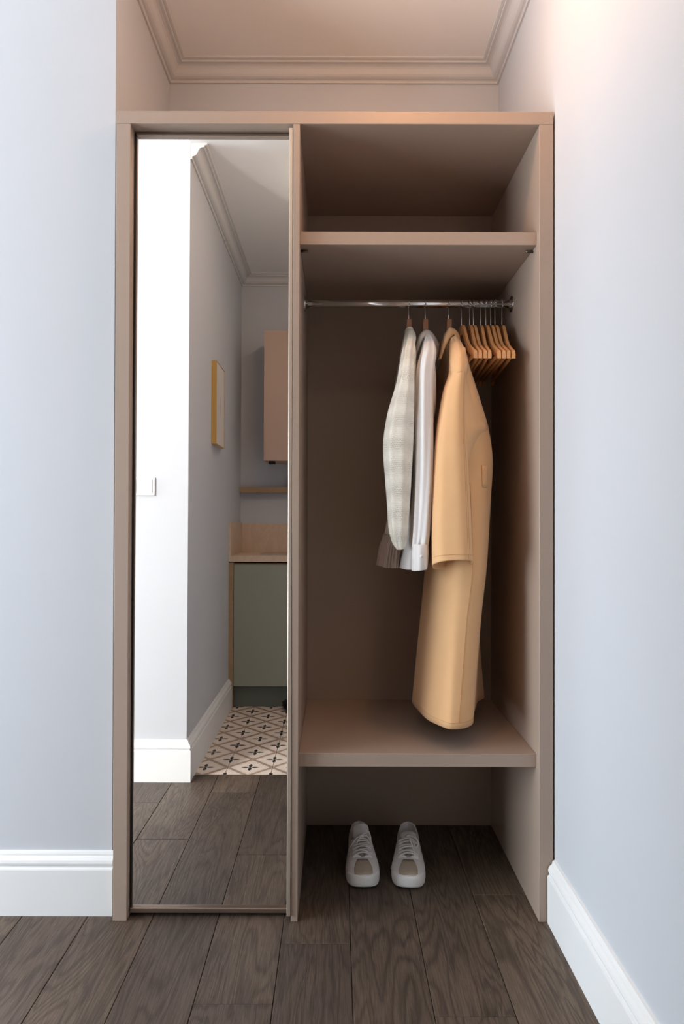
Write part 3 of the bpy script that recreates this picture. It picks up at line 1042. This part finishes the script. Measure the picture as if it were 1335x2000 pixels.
# ------------------------------------------------------------------ sneakers
def lerp_table(tab, y):
    for (a, va), (b, vb) in zip(tab[:-1], tab[1:]):
        if y <= b:
            t_ = (y - a) / (b - a)
            t_ = t_ * t_ * (3 - 2 * t_) * 0.5 + t_ * 0.5
            return va + (vb - va) * t_
    return tab[-1][1]


WT = [(0.0, 0.0), (0.003, 0.017), (0.010, 0.0300), (0.022, 0.0410), (0.04, 0.0490), (0.065, 0.0535), (0.09, 0.0540), (0.125, 0.0500), (0.165, 0.0435),
      (0.21, 0.0395), (0.245, 0.0380), (0.267, 0.0310), (0.280, 0.0190), (0.286, 0.0)]
HT = [(0.0, 0.030), (0.006, 0.036), (0.02, 0.0425), (0.06, 0.051), (0.09, 0.058), (0.125, 0.069), (0.165, 0.081), (0.19, 0.071), (0.215, 0.063), (0.245, 0.067), (0.272, 0.080), (0.286, 0.081)]
RT = [(0.0, 0.0), (0.088, 0.0), (0.092, 0.009), (0.125, 0.014), (0.165, 0.0205), (0.19, 0.027), (0.215, 0.0305), (0.245, 0.029), (0.267, 0.0225), (0.280, 0.012), (0.286, 0.0)]


def shoe_point(y, t_, side, off=0.0):
    w_ = max(0.0, lerp_table(WT, y) - 0.0035 - 0.004 * max(0.0, (0.06 - y) / 0.06))
    h = lerp_table(HT, y)
    r = min(lerp_table(RT, y), w_ * 0.92)
    a = t_ * math.pi / 2
    x = r + (w_ - r) * max(0, math.cos(a)) ** 0.78
    z = 0.026 + (h - 0.026) * math.sin(a) ** 0.95
    nx, nz = math.cos(a), math.sin(a)
    return (side * (x + nx * off), y, z + nz * off)


def make_sneaker(name, mirror, wild):
    s_root = empty(name)
    rnd = random.Random(wild)
    # sole
    st = [0.0, 0.0015, 0.004, 0.009, 0.017, 0.03, 0.05, 0.075, 0.10, 0.13, 0.16, 0.19, 0.22, 0.245, 0.262, 0.274, 0.281, 0.285, 0.286]
    outl = [(lerp_table(WT, y), y) for y in st] + [(-lerp_table(WT, y), y) for y in reversed(st[1:-1])]
    lev = [(0.0, 0.955), (0.002, 0.985), (0.008, 1.0), (0.022, 1.0), (0.029, 0.985), (0.032, 0.955)]
    verts, faces = [], []
    n = len(outl)
    for z, k in lev:
        for x, y in outl:
            spring = 0.010 * max(0, (0.05 - y) / 0.05) ** 2 if z < 0.02 else 0.011 * max(0, (0.05 - y) / 0.05) ** 0.7
            verts.append((x * k, 0.143 + (y - 0.143) * (k * 0.35 + 0.65), z + spring))
    for i in range(len(lev) - 1):
        for j in range(n):
            faces.append((i * n + j, i * n + (j + 1) % n, (i + 1) * n + (j + 1) % n, (i + 1) * n + j))
    faces.append(tuple(range(n))); faces.append(tuple((len(lev) - 1) * n + j for j in range(n)))
    sole = poly('sole', verts, faces, M['rubber_white'], None, True)
    sole.parent = s_root
    # upper: two sides, joined over the toe and at the heel
    ys = [0.0045, 0.006, 0.009, 0.014, 0.022, 0.034, 0.048, 0.062, 0.076, 0.087, 0.0885, 0.092, 0.10, 0.112, 0.125, 0.138, 0.152, 0.165, 0.178, 0.19, 0.203, 0.216, 0.23, 0.245, 0.257, 0.267, 0.274, 0.280, 0.284, 0.286]
    T = 9
    bm = bmesh.new()
    for side in (1, -1):
        g_ = [[bm.verts.new(shoe_point(y, k / (T - 1), side)) for k in range(T)] for y in ys]
        for i in range(len(ys) - 1):
            for k in range(T - 1):
                try:
                    bm.faces.new((g_[i][k], g_[i + 1][k], g_[i + 1][k + 1], g_[i][k + 1]))
                except ValueError:
                    pass
    bmesh.ops.remove_doubles(bm, verts=bm.verts, dist=0.0004)
    bmesh.ops.recalc_face_normals(bm, faces=bm.faces)
    me = bpy.data.meshes.new('upper'); bm.to_mesh(me); bm.free()
    up = link('upper', me, M['leather'], s_root, smooth=True)
    md = up.modifiers.new('solid', 'SOLIDIFY'); md.thickness = 0.003; md.offset = 1
    sb = up.modifiers.new('sub', 'SUBSURF'); sb.levels = 1; sb.render_levels = 2
    # suede toe patch, narrow towards the laces
    rows = []
    for y in [0.012, 0.016, 0.022, 0.030, 0.040, 0.052, 0.064, 0.077]:
        f_ = (y - 0.012) / 0.065
        t0 = 0.40 + 0.46 * f_ ** 0.7
        row = [shoe_point(y, t0 + (1 - t0) * k / 5, 1, 0.0040) for k in range(6)]
        row += [shoe_point(y, t0 + (1 - t0) * k / 5, -1, 0.0040) for k in range(4, -1, -1)]
        rows.append(row)
    grid_object('toe_patch', rows, M['suede'], s_root, closed=False, thick=0.0022)
    # eyelet stays
    for side in (1, -1):
        rows = []
        for y in [0.086, 0.096, 0.11, 0.125, 0.14, 0.155, 0.168]:
            rows.append([shoe_point(y, t_, side, 0.0042) for t_ in (0.66, 0.74, 0.82, 0.90, 0.97)])
        grid_object('eyelet_stay', rows, M['leather'], s_root, closed=False, thick=0.0018)
    # tongue
    rows = []
    for y, z, hw in ((0.082, 0.050, 0.016), (0.10, 0.056, 0.019), (0.125, 0.066, 0.022), (0.15, 0.078, 0.025), (0.172, 0.088 if mirror else 0.096, 0.027), (0.188, 0.093 if mirror else 0.111, 0.027), (0.196, 0.094 if mirror else 0.118, 0.021)):
        rows.append([(hw * (k / 4 - 1), y + 0.004 * abs(k / 4 - 1), z - 0.006 * (k / 4 - 1) ** 2) for k in range(9)])
    tg = grid_object('tongue', [list(r) for r in zip(*[spline([rows[i][k] for i in range(len(rows))], 3) for k in range(9)])], M['leather'], s_root, closed=False, thick=0.005)
    # heel counter, collar edge
    edge = [shoe_point(y, 1.0, 1, 0.001) for y in ys if y > 0.166] + [shoe_point(y, 1.0, -1, 0.001) for y in reversed(ys) if y > 0.166]
    tube('collar_edge', edge, 0.0036, M['leather'], s_root, 8)
    # insole
    io = []
    for y in [0.10, 0.13, 0.16, 0.19, 0.22, 0.245, 0.262, 0.272]:
        w_ = max(0.004, lerp_table(WT, y) - 0.009)
        io.append([(w_ * (k / 3 - 1), y, 0.034) for k in range(7)])
    grid_object('insole', io, M['suede'], s_root, closed=False, thick=0.002)
    # laces
    lc = []
    for q, y in enumerate((0.094, 0.106, 0.118, 0.130, 0.142, 0.154)):
        a = Vector(shoe_point(y, 0.80, -1, 0.0055)); b = Vector(shoe_point(y + 0.003 * (-1) ** q, 0.80, 1, 0.0055))
        pts = [a + Vector((-0.002, 0, -0.002)), a.lerp(b, 0.25) + Vector((0, 0, 0.006)), a.lerp(b, 0.5) + Vector((0, 0, 0.0085)), a.lerp(b, 0.75) + Vector((0, 0, 0.006)), b + Vector((0.002, 0, -0.002))]
        tube('lace', spline([tuple(p) for p in pts], 4), 0.0044, M['lace'], s_root, 8, False, 0.5)
        if q < 5:
            c = Vector(shoe_point(y + 0.012, 0.80, 1, 0.0045))
            pts = [a + Vector((0.004, 0.001, 0.002)), a.lerp(c, 0.5) + Vector((0, 0, 0.0055)), c + Vector((-0.004, -0.001, 0.002))]
            tube('lace', spline([tuple(p) for p in pts], 5), 0.0030, M['lace'], s_root, 8, False, 0.55)
    K = Vector((0.001, 0.160, 0.0925))
    tube('lace_knot', [K + Vector((-0.006, -0.001, 0)), K + Vector((0, -0.003, 0.002)), K + Vector((0.006, -0.001, 0))], 0.0055, M['lace'], s_root, 8)
    if mirror:   # right shoe: both loops fall over the front to the viewer's right and left
        loops = [[(0, 0, 0), (0.012, -0.008, 0.004), (0.026, -0.016, 0.000), (0.032, -0.026, -0.012), (0.022, -0.034, -0.018), (0.010, -0.018, -0.002), (0, 0, 0)],
                 [(0, 0, 0), (0.004, -0.018, 0.002), (0.012, -0.036, -0.012), (0.018, -0.052, -0.024), (0.022, -0.044, -0.020), (0.012, -0.020, -0.002), (0, 0, 0)]]
        tails = [[(0, 0, 0), (-0.016, -0.006, -0.006), (-0.032, -0.018, -0.030), (-0.047, -0.040, -0.060), (-0.056, -0.055, -0.082)],
                 [(0.002, -0.002, 0), (0.010, -0.030, -0.008), (0.020, -0.058, -0.028), (0.022, -0.070, -0.040)]]
    else:        # left shoe: one loop stands up, one falls to the outside
        loops = [[(0, 0, 0), (0.010, -0.004, 0.010), (0.022, -0.002, 0.016), (0.028, -0.004, 0.006), (0.030, -0.010, -0.010), (0.018, -0.006, 0.002), (0, 0, 0)],
                 [(0, 0, 0), (-0.018, -0.010, -0.004), (-0.036, -0.024, -0.024), (-0.042, -0.030, -0.036), (-0.030, -0.030, -0.030), (-0.014, -0.012, -0.006), (0, 0, 0)]]
        tails = [[(0, 0, 0), (0.020, -0.006, 0.000), (0.030, -0.020, -0.016), (0.032, -0.034, -0.030)],
                 [(0, 0, 0), (-0.014, -0.022, -0.008), (-0.026, -0.044, -0.030)]]
    for lp_ in loops:
        tube('lace_loop', spline([tuple(K + Vector(p)) for p in lp_], 5), 0.0024, M['lace'], s_root, 8)
    for lp_ in tails:
        tube('lace_end', spline([tuple(K + Vector(p)) for p in lp_], 5), 0.0022, M['lace'], s_root, 8)
    return s_root


GS = 'pair of white sneakers on the floor'
a = make_sneaker('sneaker', False, 5)
a.location = (0.088, 0.158, 0.0005); a.rotation_euler = (0, 0, math.radians(1.5))
tag(a, 'white leather sneaker with grey suede toe, left one of the pair', 'sneaker', GS)
b = make_sneaker('sneaker', True, 9)
b.location = (0.2235, 0.156, 0.0005); b.rotation_euler = (0, 0, math.radians(-5.5))
tag(b, 'white leather sneaker with grey suede toe, right one of the pair', 'sneaker', GS)

# ------------------------------------------------------------------ things seen in the mirror
# light switch on the white pier
ls = tag(empty('light_switch', (-0.87, YW, 1.282)), 'white double light switch on the bright wall reflected in the mirror', 'light switch')
box('switch_frame', (-0.946, YW, 1.242), (-0.795, YW + 0.009, 1.322), M['switch'], ls, 0.002)
for x0 in (-0.936, -0.865):
    box('rocker', (x0, YW + 0.0085, 1.252), (x0 + 0.060, YW + 0.013, 1.312), M['switch'], ls, 0.002)

# framed picture on the corridor wall
pf = tag(empty('framed_picture', (-0.65, -1.645, 1.74)), 'framed grey print with a gold edge on the corridor wall', 'picture')
py0, py1, pz0, pz1 = -1.772, -1.522, 1.531, 1.965
fb = 0.0045
for lo, hi in (((-0.650, py0, pz0), (-0.622, py0 + fb, pz1)), ((-0.650, py1 - fb, pz0), (-0.622, py1, pz1)),
               ((-0.650, py0 + fb, pz0), (-0.622, py1 - fb, pz0 + fb)), ((-0.650, py0 + fb, pz1 - fb), (-0.622, py1 - fb, pz1))):
    box('frame_bar', lo, hi, M['gold'], pf, 0.001, 1)
box('print', (-0.648, py0 + fb, pz0 + fb), (-0.6245, py1 - fb, pz1 - fb), M['art'], pf)

# kitchenette
cb = tag(empty('base_cabinet', (0, -2.4, 0)), 'sage green kitchen base cabinet standing on the patterned tiles', 'cabinet')
box('body', (-0.648, YK + 0.03, 0.13), (XR - 0.002, -2.150, 0.875), M['shelf_wood'], cb)
box('plinth', (-0.648, -2.200, 0.0), (XR - 0.002, -2.180, 0.129), M['plinth'], cb)
box('filler_strip', (-0.6495, -2.1495, 0.0), (-0.622, -2.135, 0.880), M['shelf_wood'], cb)
for x0, x1 in ((-0.619, -0.010), (-0.006, 0.600)):
    box('door', (x0, -2.1495, 0.135), (x1, -2.128, 0.868), M['green_front'], cb, 0.001, 1)
wt = tag(empty('worktop', (0, -2.38, 0.88)), 'beige stone worktop with an upstand, above the sage cabinet', 'worktop')
box('slab', (-0.6498, YK, 0.885), (XR - 0.001, -2.125, 0.922), M['marble'], wt, 0.001, 1)
box('side_upstand', (-0.6498, YK + 0.013, 0.9225), (-0.637, -2.128, 1.122), M['marble'], wt)
box('back_upstand', (-0.6498, YK, 0.9225), (XR - 0.001, YK + 0.012, 1.115), M['marble'], wt)
box('sink_rim', (-0.47, -2.50, 0.9225), (0.05, -2.22, 0.926), M['steel'], wt, 0.0012)
tp = tag(empty('kitchen_tap', (-0.225, -2.53, 0.923)), 'dark kitchen tap behind the sink rim', 'tap')
tube('tap_body', spline([(-0.225, -2.53, 0.923), (-0.225, -2.53, 1.10), (-0.225, -2.53, 1.20), (-0.225, -2.49, 1.245), (-0.225, -2.42, 1.24), (-0.225, -2.40, 1.19)], 5), 0.011, M['dark_glass'], tp, 10)
tube('tap_lever', [(-0.225, -2.53, 0.99), (-0.180, -2.53, 1.02)], 0.006, M['dark_glass'], tp, 8)
ws = tag(empty('wall_shelf', (0, -2.6, 1.34)), 'pale wooden wall shelf under the pinkish wall cabinet', 'shelf')
box('board', (-0.6495, YK, 1.322), (XR - 0.001, -2.555, 1.359), M['shelf_wood'], ws, 0.001, 1)
uc = tag(empty('wall_cabinet', (0, -2.5, 1.5)), 'pinkish beige kitchen wall cabinet above the wooden shelf', 'cabinet')
box('body', (-0.462, YK, 1.518), (XR - 0.001, -2.340, 2.345), M['pink_front'], uc, 0.001, 1)
for x0, x1 in ((-0.4625, 0.075), (0.079, 0.615)):
    box('door', (x0, -2.3395, 1.515), (x1, -2.320, 2.346), M['pink_front'], uc, 0.001, 1)
box('under_light', (-0.435, -2.42, 1.500), (-0.395, -2.36, 1.5175), M['dark'], uc)
vs = tag(empty('dark_vase', (-0.296, -2.59, 1.3595)), 'small dark glass vase on the wooden wall shelf, at the mirror edge', 'vase')
prof = [(0.0, 0.0), (0.022, 0.0), (0.027, 0.010), (0.028, 0.03), (0.020, 0.055), (0.012, 0.070), (0.012, 0.082), (0.016, 0.090)]
tube('vase_body', [(-0.296, -2.59, 1.3597 + z) for r, z in prof[1:]], [r for r, z in prof[1:]], M['dark_glass'], vs, 18)
tube('vase_lip', [(-0.296 + 0.0155 * math.cos(q * 0.3927), -2.59 + 0.0155 * math.sin(q * 0.3927), 1.4500) for q in range(16)], 0.0018, M['dark_glass'], vs, 6, True)

# crumpled black thing on the tiles
bd = empty('black_bundle', (-0.275, -2.105, 0.0))
tag(bd, 'small crumpled black item on the tiles against the cabinet plinth', 'bundle')
for q, (dx, dy, s_, h_) in enumerate(((0, 0, 0.045, 0.060), (0.05, 0.01, 0.040, 0.085), (0.02, 0.03, 0.038, 0.045))):
    bm = bmesh.new()
    bmesh.ops.create_icosphere(bm, subdivisions=3, radius=1.0)
    rnd = random.Random(q + 3)
    ph = [rnd.uniform(0, 6) for _ in range(6)]
    for vtx in bm.verts:
        c = vtx.co.copy()
        k = 1 + 0.16 * math.sin(7 * c.x + ph[0]) * math.sin(6 * c.y + ph[1]) + 0.12 * math.sin(11 * c.z + ph[2] + 5 * c.x)
        vtx.co = Vector((c.x * s_ * k, c.y * s_ * k, max(0.0, (c.z * 0.62 + 0.5) * h_ * k)))
    me = bpy.data.meshes.new('fold'); bm.to_mesh(me); bm.free()
    link('fold', me, M['black_cloth'], bd, (dx, dy, 0.0), True)

# ------------------------------------------------------------------ ceiling lamps, above the frame
def ceiling_lamp(label, x, y, zc, drop, lights):
    cl = tag(empty('ceiling_lamp', (x, y, zc)), label, 'lamp', 'globe pendant lamps')
    tube('ceiling_cup', [(x, y, zc), (x, y, zc - 0.02), (x, y, zc - 0.03)], [0.05, 0.05, 0.03], M['trim'], cl, 24)
    tube('rod', [(x, y, zc - 0.03), (x, y, zc - drop + 0.03)], 0.005, M['chrome'], cl, 8)
    me = bpy.data.meshes.new('globe')
    bm = bmesh.new(); bmesh.ops.create_uvsphere(bm, u_segments=24, v_segments=12, radius=0.035); bm.to_mesh(me); bm.free()
    link('globe', me, M['bulb'], cl, (0, 0, -drop), True)
    for nm, kind, en, colr in lights:
        pl = bpy.data.lights.new(nm, kind)
        pl.energy = en
        pl.color = colr
        pl.shadow_soft_size = 0.04
        if kind == 'SPOT':
            pl.spot_size = math.radians(130)
            pl.spot_blend = 0.6
        po = bpy.data.objects.new(nm, pl)
        COL.objects.link(po)
        po.location = (x, y, zc - drop - 0.08)


ceiling_lamp('small warm globe pendant lamp just before the wardrobe', 0.20, -0.30, ZA, 0.12,
             (('lamp_light', 'POINT', 9.0, (1.0, 0.53, 0.25)), ('lamp_spot', 'SPOT', 2.5, (1.0, 0.53, 0.25))))
ceiling_lamp('globe pendant lamp over the patterned tiles of the corridor', 0.12, -1.25, ZC, 0.064,
             (('corridor_light', 'POINT', 3, (1.0, 0.88, 0.70)),))
